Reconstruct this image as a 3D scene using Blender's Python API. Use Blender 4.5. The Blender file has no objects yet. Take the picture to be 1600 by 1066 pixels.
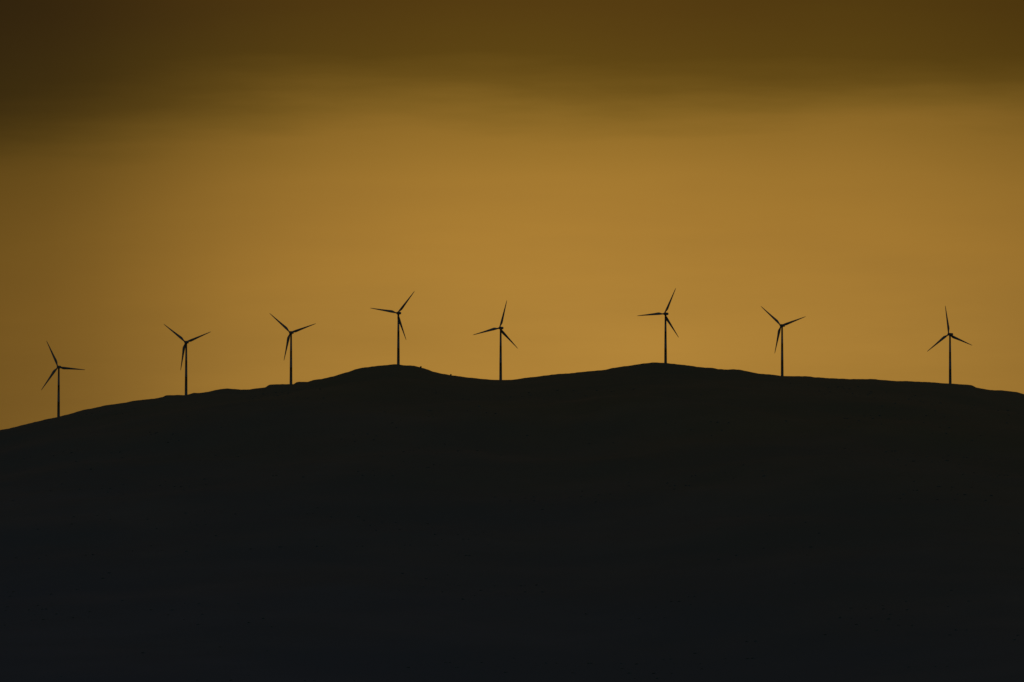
import bpy, bmesh, math, random
from mathutils import Vector, Matrix, noise
random.seed(7)
R = math.radians
scene = bpy.context.scene
C = scene.collection

# ------------------------------------------------------------------ camera
LENS, PITCH = 200.0, R(3.73)
CAMZ = 2.0
cam_d = bpy.data.cameras.new('camera')
cam_d.lens = LENS; cam_d.sensor_width = 36; cam_d.clip_start = 1; cam_d.clip_end = 120000
cam = bpy.data.objects.new('camera', cam_d); C.objects.link(cam)
cam.location = (0, 0, CAMZ); cam.rotation_euler = (R(90) + PITCH, 0, 0)
scene.camera = cam

def ray(px, py):
    """direction through a point of the 1600 x 1066 photograph, with y = 1"""
    u = (px - 800) / 1600 * 36 / LENS; v = -(py - 533) / 1600 * 36 / LENS
    y = math.cos(PITCH) - v * math.sin(PITCH); z = math.sin(PITCH) + v * math.cos(PITCH)
    return u / y, z / y
def at(px, py, Y):
    a, b = ray(px, py); return Vector((a * Y, Y, CAMZ + b * Y))

# ------------------------------------------------------------------ view
vs = scene.view_settings
scene.display_settings.display_device = 'sRGB'
vs.view_transform = 'Standard'; vs.look = 'None'; vs.gamma = 1; vs.exposure = 0; vs.use_curve_mapping = False

# ------------------------------------------------------------------ world: dusk sky with a cloud deck
SUN_AZ, SUN_EL = R(0.6), R(1.2)       # azimuth from +Y towards +X
w = bpy.data.worlds.new('World'); scene.world = w; w.use_nodes = True
nt = w.node_tree; nt.nodes.clear()
N = nt.nodes.new; LK = nt.links.new
def math_n(op, a, b=None, c=None, clamp=False):
    n = N('ShaderNodeMath'); n.operation = op; n.use_clamp = clamp
    for i, v in enumerate((a, b, c)):
        if v is None: continue
        if isinstance(v, (int, float)): n.inputs[i].default_value = v
        else: LK(v, n.inputs[i])
    return n.outputs[0]
def srgb(r, g, b):
    f = lambda c: (c / 255 / 12.92) if c / 255 <= 0.04045 else ((c / 255 + 0.055) / 1.055) ** 2.4
    return (f(r), f(g), f(b), 1)
def maprange(v, a, b, c=0, d=1, smooth=True):
    n = N('ShaderNodeMapRange'); n.interpolation_type = 'SMOOTHSTEP' if smooth else 'LINEAR'; n.clamp = True
    LK(v, n.inputs[0])
    for i, x in zip((1, 2, 3, 4), (a, b, c, d)): n.inputs[i].default_value = x
    return n.outputs[0]
def curve(v, pts):
    """piecewise curve of an unbounded value (degrees): pts = [(deg, y)...]"""
    x0, x1 = pts[0][0], pts[-1][0]
    n = N('ShaderNodeFloatCurve'); cv = n.mapping.curves[0]
    q = [((x - x0) / (x1 - x0), y) for x, y in pts]
    while len(cv.points) < len(q): cv.points.new(0.5, 0.5)
    for p, (x, y) in zip(cv.points, q): p.location = (x, y)
    n.mapping.update()
    t = math_n('DIVIDE', math_n('SUBTRACT', v, x0), x1 - x0, clamp=True)
    LK(t, n.inputs['Value']); return n.outputs[0]
def ramp(v, stops, interp='EASE'):
    n = N('ShaderNodeValToRGB'); n.color_ramp.interpolation = interp
    e = n.color_ramp.elements
    while len(e) < len(stops): e.new(0.5)
    for el, (p, c) in zip(e, stops): el.position = p; el.color = c
    LK(v, n.inputs[0]); return n.outputs[0]
def mixc(f, a, b, blend='MIX'):
    n = N('ShaderNodeMix'); n.data_type = 'RGBA'; n.blend_type = blend
    for s, v in ((n.inputs[0], f), (n.inputs[6], a), (n.inputs[7], b)):
        if isinstance(v, (int, float)): s.default_value = v
        elif isinstance(v, tuple): s.default_value = v
        else: LK(v, s)
    return n.outputs[2]
tc = N('ShaderNodeTexCoord'); vm = N('ShaderNodeVectorMath'); vm.operation = 'NORMALIZE'
LK(tc.outputs['Generated'], vm.inputs[0])
sep = N('ShaderNodeSeparateXYZ'); LK(vm.outputs[0], sep.inputs[0])
dx, dy, dz = sep.outputs
el = math_n('MULTIPLY', math_n('ARCSINE', dz), 57.29578)
az = math_n('MULTIPLY', math_n('ARCTAN2', dx, dy), 57.29578)
def dirnoise(scale, zs, detail, rough=0.5, seed=0.0):
    cb = N('ShaderNodeCombineXYZ'); LK(math_n('ADD', dx, seed), cb.inputs[0]); LK(dy, cb.inputs[1]); LK(math_n('MULTIPLY', dz, zs), cb.inputs[2])
    n = N('ShaderNodeTexNoise'); n.inputs['Scale'].default_value = scale; n.inputs['Detail'].default_value = detail
    n.inputs['Roughness'].default_value = rough; LK(cb.outputs[0], n.inputs['Vector'])
    return math_n('SUBTRACT', n.outputs[0], 0.5)
n_big = dirnoise(14, 5, 2, 0.5, 3.1)       # broad undulation of the cloud edge
n_mid = dirnoise(45, 8, 3, 0.55, 1.7)      # wisps
n_fine = dirnoise(90, 14, 3, 0.6, 5.3)     # faint streaks
# lower edge of the deck sinks towards the left
edge = curve(az, [(-30, 0.5636), (-9, 0.2904), (-5.14, 0.3901), (-3.85, 0.4608), (-2.57, 0.5636), (-1.3, 0.6246), (0, 0.6279), (1.3, 0.5957), (2.6, 0.5957), (3.6, 0.6407), (5.14, 0.6214), (9, 0.5957), (30, 0.5957)])
edge = math_n('MULTIPLY_ADD', edge, 2.0, 5.0)          # degrees of elevation of the deck's lower edge
d = math_n('SUBTRACT', el, edge)
d = math_n('ADD', d, math_n('MULTIPLY', n_big, 0.85))
d = math_n('ADD', d, math_n('MULTIPLY', n_mid, 0.30))
d = math_n('ADD', d, math_n('MULTIPLY', n_fine, 0.03))
d = math_n('MULTIPLY', d, maprange(az, -6.0, -1.5, 0.66, 0.84))      # softer towards the left
t = math_n('DIVIDE', math_n('ADD', d, 2.0), 3.4, clamp=True)
def dd(v): return (v + 2.0) / 3.4
deck = ramp(t, [(0.0, srgb(175, 130, 56)), (dd(-1.2), srgb(171, 126, 52)), (dd(-0.75), srgb(165, 122, 49)), (dd(-0.35), srgb(151, 112, 43)), (dd(-0.12), srgb(131, 98, 35)), (dd(0.10), srgb(109, 81, 26)),
                (dd(0.32), srgb(94, 69, 20)), (dd(0.75), srgb(86, 61, 18)), (1.0, srgb(80, 54, 15))], 'LINEAR')
glow = curve(az, [(-60, 0.10), (-20, 0.16), (-9, 0.28), (-5.14, 0.43), (-3.8, 0.60), (-2.57, 0.79), (-1.3, 0.91), (0, 0.985), (0.8, 1.0), (2.0, 0.955), (3.4, 0.89), (5.14, 0.77), (9, 0.45), (20, 0.2), (60, 0.11)])
# very gentle veil of uneven brightness
glow = math_n('MULTIPLY', glow, math_n('MULTIPLY_ADD', n_big, 0.22, 1.0))
glow = math_n('MULTIPLY', glow, math_n('MULTIPLY_ADD', n_mid, 0.09, 1.0))
# the left end of the deck is a greyer brown
grey = math_n('MULTIPLY', maprange(az, 0.0, -6.0), maprange(d, -0.5, 0.5))
# the deck overhead, out of view, is kept bright as added warm fill
up = maprange(el, 7.0, 30.0, 1.0, 1.0)
glow = math_n('MAXIMUM', glow, maprange(el, 9.0, 35.0, 0.0, 0.75))
west = mixc(1.0, deck, (1, 1, 1, 1), 'MULTIPLY')
vsc = N('ShaderNodeVectorMath'); vsc.operation = 'SCALE'; LK(west, vsc.inputs[0]); LK(math_n('MULTIPLY', glow, up), vsc.inputs['Scale'])
gv_ = N('ShaderNodeVectorMath'); gv_.operation = 'SCALE'; gv_.inputs[0].default_value = (-0.006, -0.0015, 0.0020); LK(grey, gv_.inputs['Scale'])
ga = N('ShaderNodeVectorMath'); LK(vsc.outputs[0], ga.inputs[0]); LK(gv_.outputs[0], ga.inputs[1]); vsc = ga
# the rest of the sky: physical dusk sky
sky = N('ShaderNodeTexSky'); sky.sky_type = 'NISHITA'; sky.sun_disc = False
sky.sun_elevation = SUN_EL; sky.sun_rotation = SUN_AZ; sky.dust_density = 2.0; sky.air_density = 1.0; sky.ozone_density = 2.0
nsc = N('ShaderNodeVectorMath'); nsc.operation = 'SCALE'; LK(sky.outputs[0], nsc.inputs[0]); nsc.inputs['Scale'].default_value = 0.15
hz = math_n('MULTIPLY', dy, -1.0)
wmix = maprange(hz, -0.55, 0.6)
east = mixc(1.0, nsc.outputs[0], (0.97, 1.21, 1.33, 1), 'MULTIPLY')      # cool blue hour on the far side
col = mixc(wmix, vsc.outputs[0], east)
bg = N('ShaderNodeBackground'); bg.inputs['Strength'].default_value = 1.0
LK(col, bg.inputs[0])
wo = N('ShaderNodeOutputWorld'); LK(bg.outputs[0], wo.inputs[0])

# ------------------------------------------------------------------ the low sun, sunk behind the ridge
sd = bpy.data.lights.new('sun', 'SUN'); sd.energy = 0.3; sd.angle = R(0.5); sd.color = (1.0, 0.52, 0.2)
so = bpy.data.objects.new('sun', sd); C.objects.link(so)
sdir = Vector((math.sin(SUN_AZ) * math.cos(SUN_EL), math.cos(SUN_AZ) * math.cos(SUN_EL), math.sin(SUN_EL)))
so.rotation_euler = (-sdir).to_track_quat('-Z', 'Y').to_euler(); so.location = (0, 9000, 900)

# ------------------------------------------------------------------ materials
def material(name, c0, c1, scale, rough=0.9, bump=0.0, c2=None, scale2=None):
    m = bpy.data.materials.new(name); m.use_nodes = True
    t = m.node_tree; b = t.nodes['Principled BSDF']; b.inputs['Roughness'].default_value = rough
    tcn = t.nodes.new('ShaderNodeTexCoord')
    n = t.nodes.new('ShaderNodeTexNoise'); n.inputs['Scale'].default_value = scale; n.inputs['Detail'].default_value = 6
    t.links.new(tcn.outputs['Object'], n.inputs['Vector'])
    r = t.nodes.new('ShaderNodeValToRGB'); r.color_ramp.elements[0].position = 0.35; r.color_ramp.elements[1].position = 0.65
    r.color_ramp.elements[0].color = c0; r.color_ramp.elements[1].color = c1
    t.links.new(n.outputs[0], r.inputs[0]); out = r.outputs[0]
    if c2:
        n2 = t.nodes.new('ShaderNodeTexNoise'); n2.inputs['Scale'].default_value = scale2; n2.inputs['Detail'].default_value = 5
        t.links.new(tcn.outputs['Object'], n2.inputs['Vector'])
        mr = t.nodes.new('ShaderNodeMapRange'); mr.inputs[1].default_value = 0.42; mr.inputs[2].default_value = 0.62; t.links.new(n2.outputs[0], mr.inputs[0])
        mx = t.nodes.new('ShaderNodeMix'); mx.data_type = 'RGBA'; mx.inputs[7].default_value = c2
        t.links.new(mr.outputs[0], mx.inputs[0]); t.links.new(out, mx.inputs[6]); out = mx.outputs[2]
    t.links.new(out, b.inputs['Base Color'])
    if bump:
        bn = t.nodes.new('ShaderNodeBump'); bn.inputs['Strength'].default_value = bump; bn.inputs['Distance'].default_value = 1.0
        t.links.new(n.outputs[0], bn.inputs['Height']); t.links.new(bn.outputs[0], b.inputs['Normal'])
    return m
M_hill = material('hill_heath', (0.108, 0.101, 0.070, 1), (0.122, 0.112, 0.078, 1), 0.012, 0.95, 0.0, (0.092, 0.096, 0.070, 1), 0.0035)
def dusk_tint(m, z0, z1, low, high):
    """dusk light put into the base colour: bluer low and left, warmer towards the top"""
    t = m.node_tree; b = t.nodes['Principled BSDF']; src = b.inputs['Base Color'].links[0].from_socket
    tcn = t.nodes.new('ShaderNodeTexCoord'); sp = t.nodes.new('ShaderNodeSeparateXYZ'); t.links.new(tcn.outputs['Object'], sp.inputs[0])
    n = t.nodes.new('ShaderNodeTexNoise'); n.inputs['Scale'].default_value = 0.004; n.inputs['Detail'].default_value = 6
    t.links.new(tcn.outputs['Object'], n.inputs['Vector'])
    ma = t.nodes.new('ShaderNodeMath'); ma.operation = 'MULTIPLY_ADD'; ma.inputs[1].default_value = 160; t.links.new(n.outputs[0], ma.inputs[0]); xa = t.nodes.new('ShaderNodeMath'); xa.operation = 'MULTIPLY_ADD'; xa.inputs[1].default_value = 0.16; t.links.new(sp.outputs[0], xa.inputs[0]); t.links.new(sp.outputs[2], xa.inputs[2]); t.links.new(xa.outputs[0], ma.inputs[2])
    mr = t.nodes.new('ShaderNodeMapRange'); mr.inputs[1].default_value = z0 + 80; mr.inputs[2].default_value = z1 + 80; t.links.new(ma.outputs[0], mr.inputs[0])
    c = t.nodes.new('ShaderNodeMix'); c.data_type = 'RGBA'; c.inputs[6].default_value = low; c.inputs[7].default_value = high; t.links.new(mr.outputs[0], c.inputs[0])
    m2 = t.nodes.new('ShaderNodeMix'); m2.data_type = 'RGBA'; m2.blend_type = 'MULTIPLY'; m2.inputs[0].default_value = 1
    t.links.new(src, m2.inputs[6]); t.links.new(c.outputs[2], m2.inputs[7]); t.links.new(m2.outputs[2], b.inputs['Base Color'])
dusk_tint(M_hill, -50, 380, (0.76, 1.02, 1.55, 1), (1.10, 1.04, 0.66, 1))  # painted dusk light: blue on the low slopes, warm near the crest
M_scrub = material('scrub_leaf', (0.09, 0.092, 0.068, 1), (0.115, 0.11, 0.08, 1), 0.05, 0.95)
M_ground = material('valley_grass', (0.06, 0.07, 0.035, 1), (0.09, 0.09, 0.05, 1), 0.01, 0.95)
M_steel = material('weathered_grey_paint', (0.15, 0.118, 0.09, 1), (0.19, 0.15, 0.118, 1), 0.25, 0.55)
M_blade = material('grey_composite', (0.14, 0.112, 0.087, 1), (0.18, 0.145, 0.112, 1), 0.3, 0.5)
M_leaf = material('bush_leaf', (0.04, 0.055, 0.025, 1), (0.07, 0.085, 0.04, 1), 1.5, 0.9)
M_twig = material('bush_twig', (0.06, 0.045, 0.03, 1), (0.09, 0.07, 0.05, 1), 4, 0.9)

def link_mesh(name, verts, faces, mat, parent=None, smooth=True):
    me = bpy.data.meshes.new(name); me.from_pydata(verts, [], faces); me.update()
    if smooth: me.polygons.foreach_set('use_smooth', [True] * len(me.polygons))
    me.materials.append(mat)
    o = bpy.data.objects.new(name, me); C.objects.link(o)
    if parent: o.parent = parent
    return o

# ------------------------------------------------------------------ terrain
D = 6940.0
# (hub, phase, foot) of each turbine: hub height seen x,y ; angle of one blade clockwise from upright ; foot x,y
TURB = [
 ((90.9, 574.6), 94.5, 1.000, 652.0), ((290.0, 535.6), 67.5, 1.000, 616.8), ((453.7, 520.3), 190.5, 1.0, 600.3), ((621.3, 490.2), 278.5, 1.0, 569.6),
 ((781.0, 513.9), 14.5, 1.0, 593.4), ((1038.4, 490.6), 264.5, 1.0, 567.0), ((1220.4, 507.3), 70.5, 1.0, 587.4), ((1482.6, 520.9), 111.5, 1.0, 599.8)]
SKY = [(0,672.5),(15,669.5),(32,665),(60,658),(75,654.5),(90,651.5),(110,646.5),(127,641.3),(145,638),(162,633.8),(185,630.8),(200,628.3),(212,626),
(227,624.5),(247,622),(254,620.5),(259,618),(275,617.5),(291,617.2),(296,615.8),(302,614),(310,614),(325,612.3),(337,609.5),(345,607.8),(355,607.3),
(365,608.3),(380,609),(390,608.8),(400,607),(415,605.5),(419,602.5),(423,601.2),(432,600.6),(459,600.5),(463,597.5),(467,596.9),(481,596.8),(490,594),(507,591.3),
(520,588.3),(532,584.8),(545,581.3),(555,577.5),(565,575),(582,572.8),(597,571),(612,569.6),(621,569.3),(630,570.8),(647,571.8),(656,574),(665,576.5),
(677,580.8),(690,583.8),(704,586.6),(725,589),(750,592),(770,593.3),(790,593.6),(800,593.3),(815,591.5),(840,588.3),(862,585.5),(900,582.5),(925,580),
(947,578),(955,575.5),(975,572.5),(1000,568.8),(1020,566.6),(1040,566.8),(1060,569.8),(1070,570.5),(1090,573.5),(1100,574.7),(1112,575),(1122,576.8),
(1137,577.8),(1145,576.8),(1160,578.5),(1170,581),(1187,584),(1200,585),(1220,587.3),(1250,587.8),(1267,588.3),(1271,589.5),(1292,591),(1325,592.3),
(1362,592.3),(1382,593.8),(1402,595.5),(1437,596.5),(1465,598),(1485,599.5),(1512,601),(1519,602.5),(1525,605.5),(1542,608.8),(1570,610.8),(1587,612.5),(1600,615.8)]
left = [(-1500,960),(-1100,905),(-800,850),(-500,792),(-300,748),(-150,711),(-60,688)]
right = [(1640,626),(1720,644),(1850,668),(2050,700),(2300,742),(2600,790),(3000,850),(3400,905)]
SKYL = left + SKY + right
# depth of the crest wanders a little to and fro
def crest_y(px):
    return D + 110 * math.sin(px / 310.0) + 60 * math.sin(px / 137.0 + 1.3)
crest = [at(px, py, crest_y(px)) for px, py in SKYL]
def interp(pts, x, k):
    if x <= pts[0][0]: return pts[0][k]
    lo, hi = 0, len(pts) - 1
    if x >= pts[hi][0]: return pts[hi][k]
    while hi - lo > 1:
        m = (lo + hi) // 2
        if pts[m][0] <= x: lo = m
        else: hi = m
    f = (x - pts[lo][0]) / (pts[hi][0] - pts[lo][0])
    return pts[lo][k] * (1 - f) + pts[hi][k] * f
crest = [tuple(p) for p in crest]
xs = []
x = crest[0][0]
while x < crest[-1][0]:
    xs.append(x); x += 1.7 if -660 < x < 660 else 14.0
zc = [interp(crest, x, 2) for x in xs]; yc = [interp(crest, x, 1) for x in xs]
# broad shape of the ridge, for the flanks
def broad(x):
    s = 0; ww = 0
    for k in range(-4, 5):
        g = math.exp(-(k / 2.2) ** 2); s += g * interp(crest, x + k * 45, 2); ww += g
    return s / ww
bxs = [xs[0] + i * 25.0 for i in range(int((xs[-1] - xs[0]) / 25) + 2)]
bz = [(x, broad(x)) for x in bxs]
def fbm(x, y, s, o=4):
    return noise.fractal(Vector((x / s, y / s, 0.37)), 1.0, 2.0, o)
rows_front = []
s = 0.0; st = 1.2
while s < 4300: rows_front.append(s); s += st; st = min(st * 1.09, 34)
rows_back = []
s = 3.0; st = 5.0
while s < 4200: rows_back.append(-s); s += st; st *= 1.25
rows = rows_back[::-1] + rows_front
WF = 3000.0
def flank(zb, s):
    """height of the smooth flank s metres in front of the crest"""
    q = min(s / WF, 1.0)
    # steep-ish shoulder, then long concave foot
    return (zb + 6) * (1 - q) ** 1.35 * (1 + 0.35 * q) - 6
verts = []
for i, x in enumerate(xs):
    zb = interp(bz, x, 1); det = zc[i] - zb
    rough = 0.28 * noise.noise(Vector((x / 4.0, 0, 3.3))) + 0.45 * noise.noise(Vector((x / 13.0, 5, 1.3)))
    for s in rows:
        if s >= 0:
            z = flank(zb, s) + det * math.exp(-s / 140.0)
            a = min(0.05 * s, 26.0) * max(0.0, 1 - s / WF)
            z += a * fbm(x, s * 1.0, 420.0, 5) * 1.0
            z += min(0.02 * s, 1.6) * max(0.0, 1 - s / WF) * fbm(x + 900, s, 42.0, 3)
            z += rough * math.exp(-s / 12)
            if s == 0: z += 0
        else:
            b = -s
            z = zc[i] - 0.012 * b if b < 250 else zc[i] - 3.0 - (zc[i] + 3.0) * min(1, (b - 250) / 3800) ** 1.5
            if b >= 250: z = min(z, zc[i] - 3.0)
        verts.append((x, yc[i] - s, z))
nr = len(rows); faces = []
for i in range(len(xs) - 1):
    for j in range(nr - 1):
        a = i * nr + j
        faces.append((a, a + 1, a + nr + 1, a + nr))
hill = link_mesh('hill', verts, faces, M_hill); hill['kind'] = 'structure'
hill.data.flip_normals() if hill.data.polygons[nr * 50 + 60].normal.z < 0 else None

def ground_z(x, s):
    i = min(range(len(xs)), key=lambda k: abs(xs[k] - x)); j = min(range(nr), key=lambda k: abs(rows[k] - s))
    return verts[i * nr + j]

G = 60000.0
gx = [-G, -20000, -6000, -2000, 0, 2000, 6000, 20000, G]
gv = [(a, b, 0) for a in gx for b in gx]; gf = []
n = len(gx)
for i in range(n - 1):
    for j in range(n - 1): gf.append((i * n + j, (i + 1) * n + j, (i + 1) * n + j + 1, i * n + j + 1))
g = link_mesh('ground', gv, gf, M_ground, smooth=False); g['kind'] = 'structure'

# ------------------------------------------------------------------ wind turbine
TOWER_H = 62.0        # foot to tower top; the rotor axis is 1.6 m above
AXIS_Z = 63.4
YAW, TILT = R(20), R(5)
BLADE = 35.3
def lathe(profile, seg=24, close=True):
    """profile: (radius, z) pairs, spun round Z"""
    v = []; f = []
    for r, z in profile:
        for k in range(seg):
            a = 2 * math.pi * k / seg; v.append((r * math.cos(a), r * math.sin(a), z))
    for i in range(len(profile) - 1):
        for k in range(seg):
            f.append((i * seg + k, i * seg + (k + 1) % seg, (i + 1) * seg + (k + 1) % seg, (i + 1) * seg + k))
    if close:
        f.append(tuple(range(seg))[::-1]); f.append(tuple((len(profile) - 1) * seg + k for k in range(seg)))
    return v, f
def tower_mesh():
    p = []
    for z, r in ((-8, 1.72), (0, 1.72), (0.15, 1.72), (20.5, 1.55), (20.5, 1.61), (20.8, 1.61), (20.8, 1.55), (41.0, 1.32), (41.0, 1.38), (41.3, 1.38), (41.3, 1.32), (60.9, 1.05), (60.9, 1.2), (61.4, 1.2), (62.0, 1.2)):
        p.append((r, z))
    return lathe(p, 32)
def loft(rings):
    v = []; f = []; n = len(rings[0])
    for r in rings: v += r
    for i in range(len(rings) - 1):
        for k in range(n):
            f.append((i * n + k, i * n + (k + 1) % n, (i + 1) * n + (k + 1) % n, (i + 1) * n + k))
    f.append(tuple(range(n))[::-1]); f.append(tuple((len(rings) - 1) * n + k for k in range(n)))
    return v, f
def nacelle_mesh():
    # along Y: tail at negative y, hub end at +2.6; origin at rotor axis height over the tower
    rings = []
    for y, hw, zt, zb in ((-6.9, 0.75, 0.75, -0.55), (-6.6, 1.15, 1.15, -0.85), (-5.8, 1.40, 1.42, -1.15), (-3.0, 1.55, 1.55, -1.42), (0.0, 1.58, 1.55, -1.50), (1.6, 1.5, 1.45, -1.45), (2.3, 1.3, 1.3, -1.3), (2.55, 1.05, 1.05, -1.05)):
        ring = []
        for k in range(20):
            a = 2 * math.pi * k / 20; ca, sa = math.cos(a), math.sin(a); e = 0.45
            x = hw * math.copysign(abs(ca) ** e, ca); z = math.copysign(abs(sa) ** e, sa)
            ring.append((x, y, z * (zt if z > 0 else -zb)))
        rings.append(ring[::-1])
    return loft([[(x * 1.06, y * 1.04, z * 1.12) for x, y, z in r_] for r_ in rings])
def hub_mesh():
    # spinner round its own axis Y; origin at rotor centre
    v, f = lathe([(1.0, -1.15), (1.35, -0.95), (1.5, -0.3), (1.5, 0.4), (1.3, 1.2), (0.9, 1.85), (0.35, 2.25), (0.05, 2.32)], 24)
    return [(x, z, -y) for x, y, z in v], f
def blade_mesh():
    # r, chord, thickness, offset of the leading edge ahead of the axis (in chords), twist (deg)
    st = [(0.9, 1.55, 1.55, .5, 0), (2.2, 1.5, 1.5, .5, 0), (3.4, 1.75, 1.25, .42, 16), (5.0, 2.45, 0.95, .34, 15), (6.8, 2.95, 0.78, .30, 13.5), (8.6, 2.9, 0.66, .30, 11.5), (12, 2.5, 0.5, .31, 8.5),
          (16, 2.1, .38, .32, 6), (20, 1.75, .30, .33, 4), (24, 1.42, .23, .34, 2.5), (28, 1.12, .17, .35, 1.3), (31.5, .85, .12, .36, .5), (33.8, .62, .08, .38, 0), (34.9, .36, .05, .42, 0), (35.3, .12, .03, .5, 0)]
    rings = []
    for r, c, th, le, tw in st:
        c *= 1.1
        ring = []; rd = 1.0 if r < 2.5 else (0.6 if r < 4 else 0.0)
        for k in range(16):
            a = 2 * math.pi * k / 16
            u = (1 - math.cos(a)) / 2                       # 0 leading .. 1 trailing
            foil = 2.9 * th / 2 * (0.55 * math.sqrt(max(u, 0)) - 0.30 * u - 0.25 * u ** 2 + 0.0) * 1.9
            circ = th / 2 * abs(math.sin(a))
            y = (circ * rd + foil * (1 - rd)) * (1 if math.sin(a) >= 0 else -0.75 if rd < 0.5 else -1)
            x = (u - le) * c
            t_ = R(tw); X = x * math.cos(t_) - y * math.sin(t_); Y = x * math.sin(t_) + y * math.cos(t_)
            ring.append((X, Y + 0.03 * r + 0.00035 * r * r, r))
        rings.append(ring)
    return loft(rings)

def make_turbine():
    root = bpy.data.objects.new('wind_turbine', None); C.objects.link(root); root.empty_display_size = 5
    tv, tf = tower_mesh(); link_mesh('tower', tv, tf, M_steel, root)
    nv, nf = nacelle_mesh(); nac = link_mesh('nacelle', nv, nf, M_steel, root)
    nac.matrix_basis = Matrix.Translation((0, 0, AXIS_Z)) @ Matrix.Rotation(YAW, 4, 'Z') @ Matrix.Rotation(TILT, 4, 'X')
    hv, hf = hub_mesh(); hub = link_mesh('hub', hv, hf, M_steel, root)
    hub.matrix_basis = nac.matrix_basis @ Matrix.Translation((0, 3.75, 0))
    bv, bf = blade_mesh(); bm = None
    for k in range(3):
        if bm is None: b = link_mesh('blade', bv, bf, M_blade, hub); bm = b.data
        else: b = bpy.data.objects.new('blade', bm); C.objects.link(b); b.parent = hub
        b.matrix_basis = Matrix.Rotation(R(120 * k), 4, 'Y')
    for me in {o.data for o in C.objects if o.type == 'MESH' and (o.parent == root or o.parent == hub)}:
        b_ = bmesh.new(); b_.from_mesh(me); bmesh.ops.recalc_face_normals(b_, faces=b_.faces); b_.to_mesh(me); b_.free()
        me.shade_smooth() if hasattr(me, 'shade_smooth') else None
    return root, hub
def copy_tree(o, parent=None):
    c = o.copy(); C.objects.link(c); c.parent = parent
    for ch in [q for q in list(o.children)]: copy_tree(ch, c)
    return c
LABELS = [
 'wind turbine lowest on the ridge, at far left, one blade almost level to the right',
 'wind turbine second from left, blades in a Y beside a small step in the ridge',
 'wind turbine third from left, on a short level bench cut in the ridge',
 'wind turbine on the left one of two hilltops, one blade pointing up right',
 'wind turbine in the dip of the ridge between the two hilltops',
 'wind turbine on the right hilltop, with one blade level to the left',
 'wind turbine with blades in a Y, first one right of the right hilltop',
 'wind turbine at far right, standing apart, with one blade pointing straight up']
proto, proto_hub = make_turbine()
roots = []
for i in range(8):
    roots.append(proto if i == 0 else copy_tree(proto))
axis0 = proto_hub.matrix_basis.to_translation()
for r_, lab, ((hx, hy), ph, sc, fy) in zip(roots, LABELS, TURB):
    Y = crest_y(hx) + 4.0
    # rotor centre seen at (hx - 0.7, hy); the tower stands to its right
    p = at(hx - 0.3, hy, Y + axis0.y)
    r_.location = (p.x - axis0.x, Y, p.z - axis0.z)
    r_.scale = (Y / D,) * 3
    r_['label'] = lab; r_['category'] = 'wind turbine'; r_['group'] = 'wind turbines along the hill crest'
    hb = [c for c in r_.children if c.name.startswith('hub')][0]
    hb.matrix_basis = proto_hub.matrix_basis.copy() if hb is not proto_hub else hb.matrix_basis
bases = proto_hub.matrix_basis.copy()
for r_, (_, ph, _, _) in zip(roots, TURB):
    hb = [c for c in r_.children if c.name.startswith('hub')][0]
    hb.matrix_basis = bases @ Matrix.Rotation(R(ph), 4, 'Y')

# ------------------------------------------------------------------ bushes
def bush_geo(h, wdt, n, rnd):
    """leaf clumps on a few twigs; returns (leaf verts, faces), (twig verts, faces)"""
    lv, lf, tv, tf = [], [], [], []
    for k in range(6):
        a = rnd.uniform(0, 6.28); l = h * rnd.uniform(.6, .9); r = 0.05 * h
        tip = Vector((math.cos(a) * wdt * .3, math.sin(a) * wdt * .3, l)); b = len(tv)
        for q in range(3):
            aa = q * 2.094; tv.append((r * math.cos(aa), r * math.sin(aa), -0.3))
        tv.append(tuple(tip)); tf += [(b, b + 1, b + 3), (b + 1, b + 2, b + 3), (b + 2, b, b + 3)]
    for k in range(n):
        while True:
            q = Vector((rnd.uniform(-1, 1), rnd.uniform(-1, 1), rnd.uniform(0, 1)))
            if (q.x ** 2 + q.y ** 2) + (q.z - .5) ** 2 * 4 < 1: break
        c = Vector((q.x * wdt / 2, q.y * wdt / 2, q.z * h)); s_ = rnd.uniform(.12, .22) * h
        nrm = Vector((rnd.gauss(0, 1), rnd.gauss(0, 1), rnd.gauss(0, 1))).normalized(); u = nrm.orthogonal().normalized(); v = nrm.cross(u)
        b = len(lv)
        lv += [tuple(c + u * s_), tuple(c + v * s_ * .6), tuple(c - u * s_), tuple(c - v * s_ * .6)]; lf.append((b, b + 1, b + 2, b + 3))
    return (lv, lf), (tv, tf)
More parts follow.
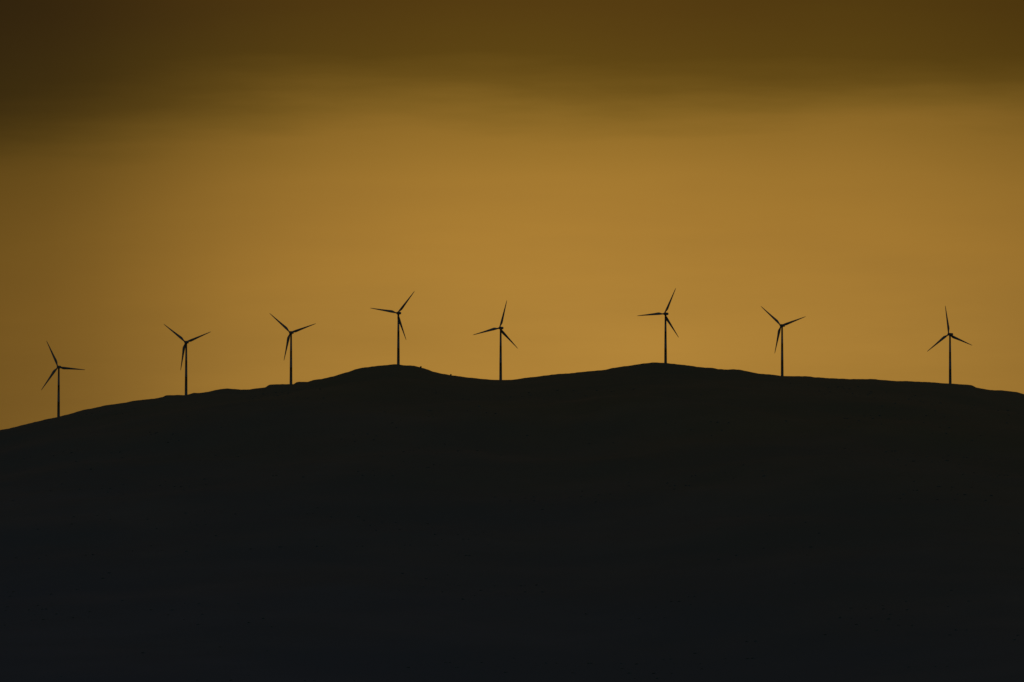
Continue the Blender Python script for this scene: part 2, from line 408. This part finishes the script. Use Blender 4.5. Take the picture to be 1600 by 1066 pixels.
def bush(px, h, wdt, label, seed):
    rnd = random.Random(seed); Y = crest_y(px); X = ray(px, 580)[0] * Y
    root = bpy.data.objects.new('bush', None); C.objects.link(root)
    root.location = (X, interp(crest, X, 1), interp(crest, X, 2) - 0.2)
    (lv, lf), (tv, tf) = bush_geo(h, wdt, 260, rnd)
    link_mesh('foliage', lv, lf, M_leaf, root, smooth=False); link_mesh('stem', tv, tf, M_twig, root)
    root['label'] = label; root['category'] = 'bush'; root['group'] = 'bushes on the skyline'
bush(657.5, 1.8, 2.3, 'small round bush on the skyline just right of the left hilltop', 1)
bush(704.5, 1.9, 2.0, 'upright bush on the skyline, lower down the slope towards the dip', 2)

# scattered scrub over the hillside, uncountable and tiny
rnd = random.Random(11); sv, sf = [], []
for k in range(4200):
    i = rnd.randrange(len(xs)); j = rnd.randrange(len(rows_back) + 26, nr - 20)
    x, y, z = verts[i * nr + j]
    if noise.noise(Vector((x / 170, y / 170, 9))) < 0.08 + rnd.uniform(-.08, .2): continue
    s_ = rnd.uniform(0.6, 1.5); b = len(sv); h = s_ * rnd.uniform(.5, .8); ring = 6
    for lvl, rr, zz in ((0, .8, -.4), (1, 1.0, .35), (2, .6, .8)):
        for q in range(ring):
            a = q * 6.283 / ring + lvl * .5; j_ = rnd.uniform(.7, 1.25)
            sv.append((x + math.cos(a) * s_ * rr * j_, y + math.sin(a) * s_ * rr * j_, z + zz * h * rnd.uniform(.85, 1.15)))
    sv.append((x, y, z + h)); 
    for lvl in range(2):
        for q in range(ring):
            sf.append((b + lvl * ring + q, b + lvl * ring + (q + 1) % ring, b + (lvl + 1) * ring + (q + 1) % ring, b + (lvl + 1) * ring + q))
    for q in range(ring): sf.append((b + 2 * ring + q, b + 2 * ring + (q + 1) % ring, b + 3 * ring))
scrub = link_mesh('scrub', sv, sf, M_scrub, smooth=False)
scrub['kind'] = 'stuff'; scrub['label'] = 'dark low scrub scattered over the shaded hillside'; scrub['category'] = 'scrub'
print('hill verts', len(verts), 'scrub faces', len(sf))
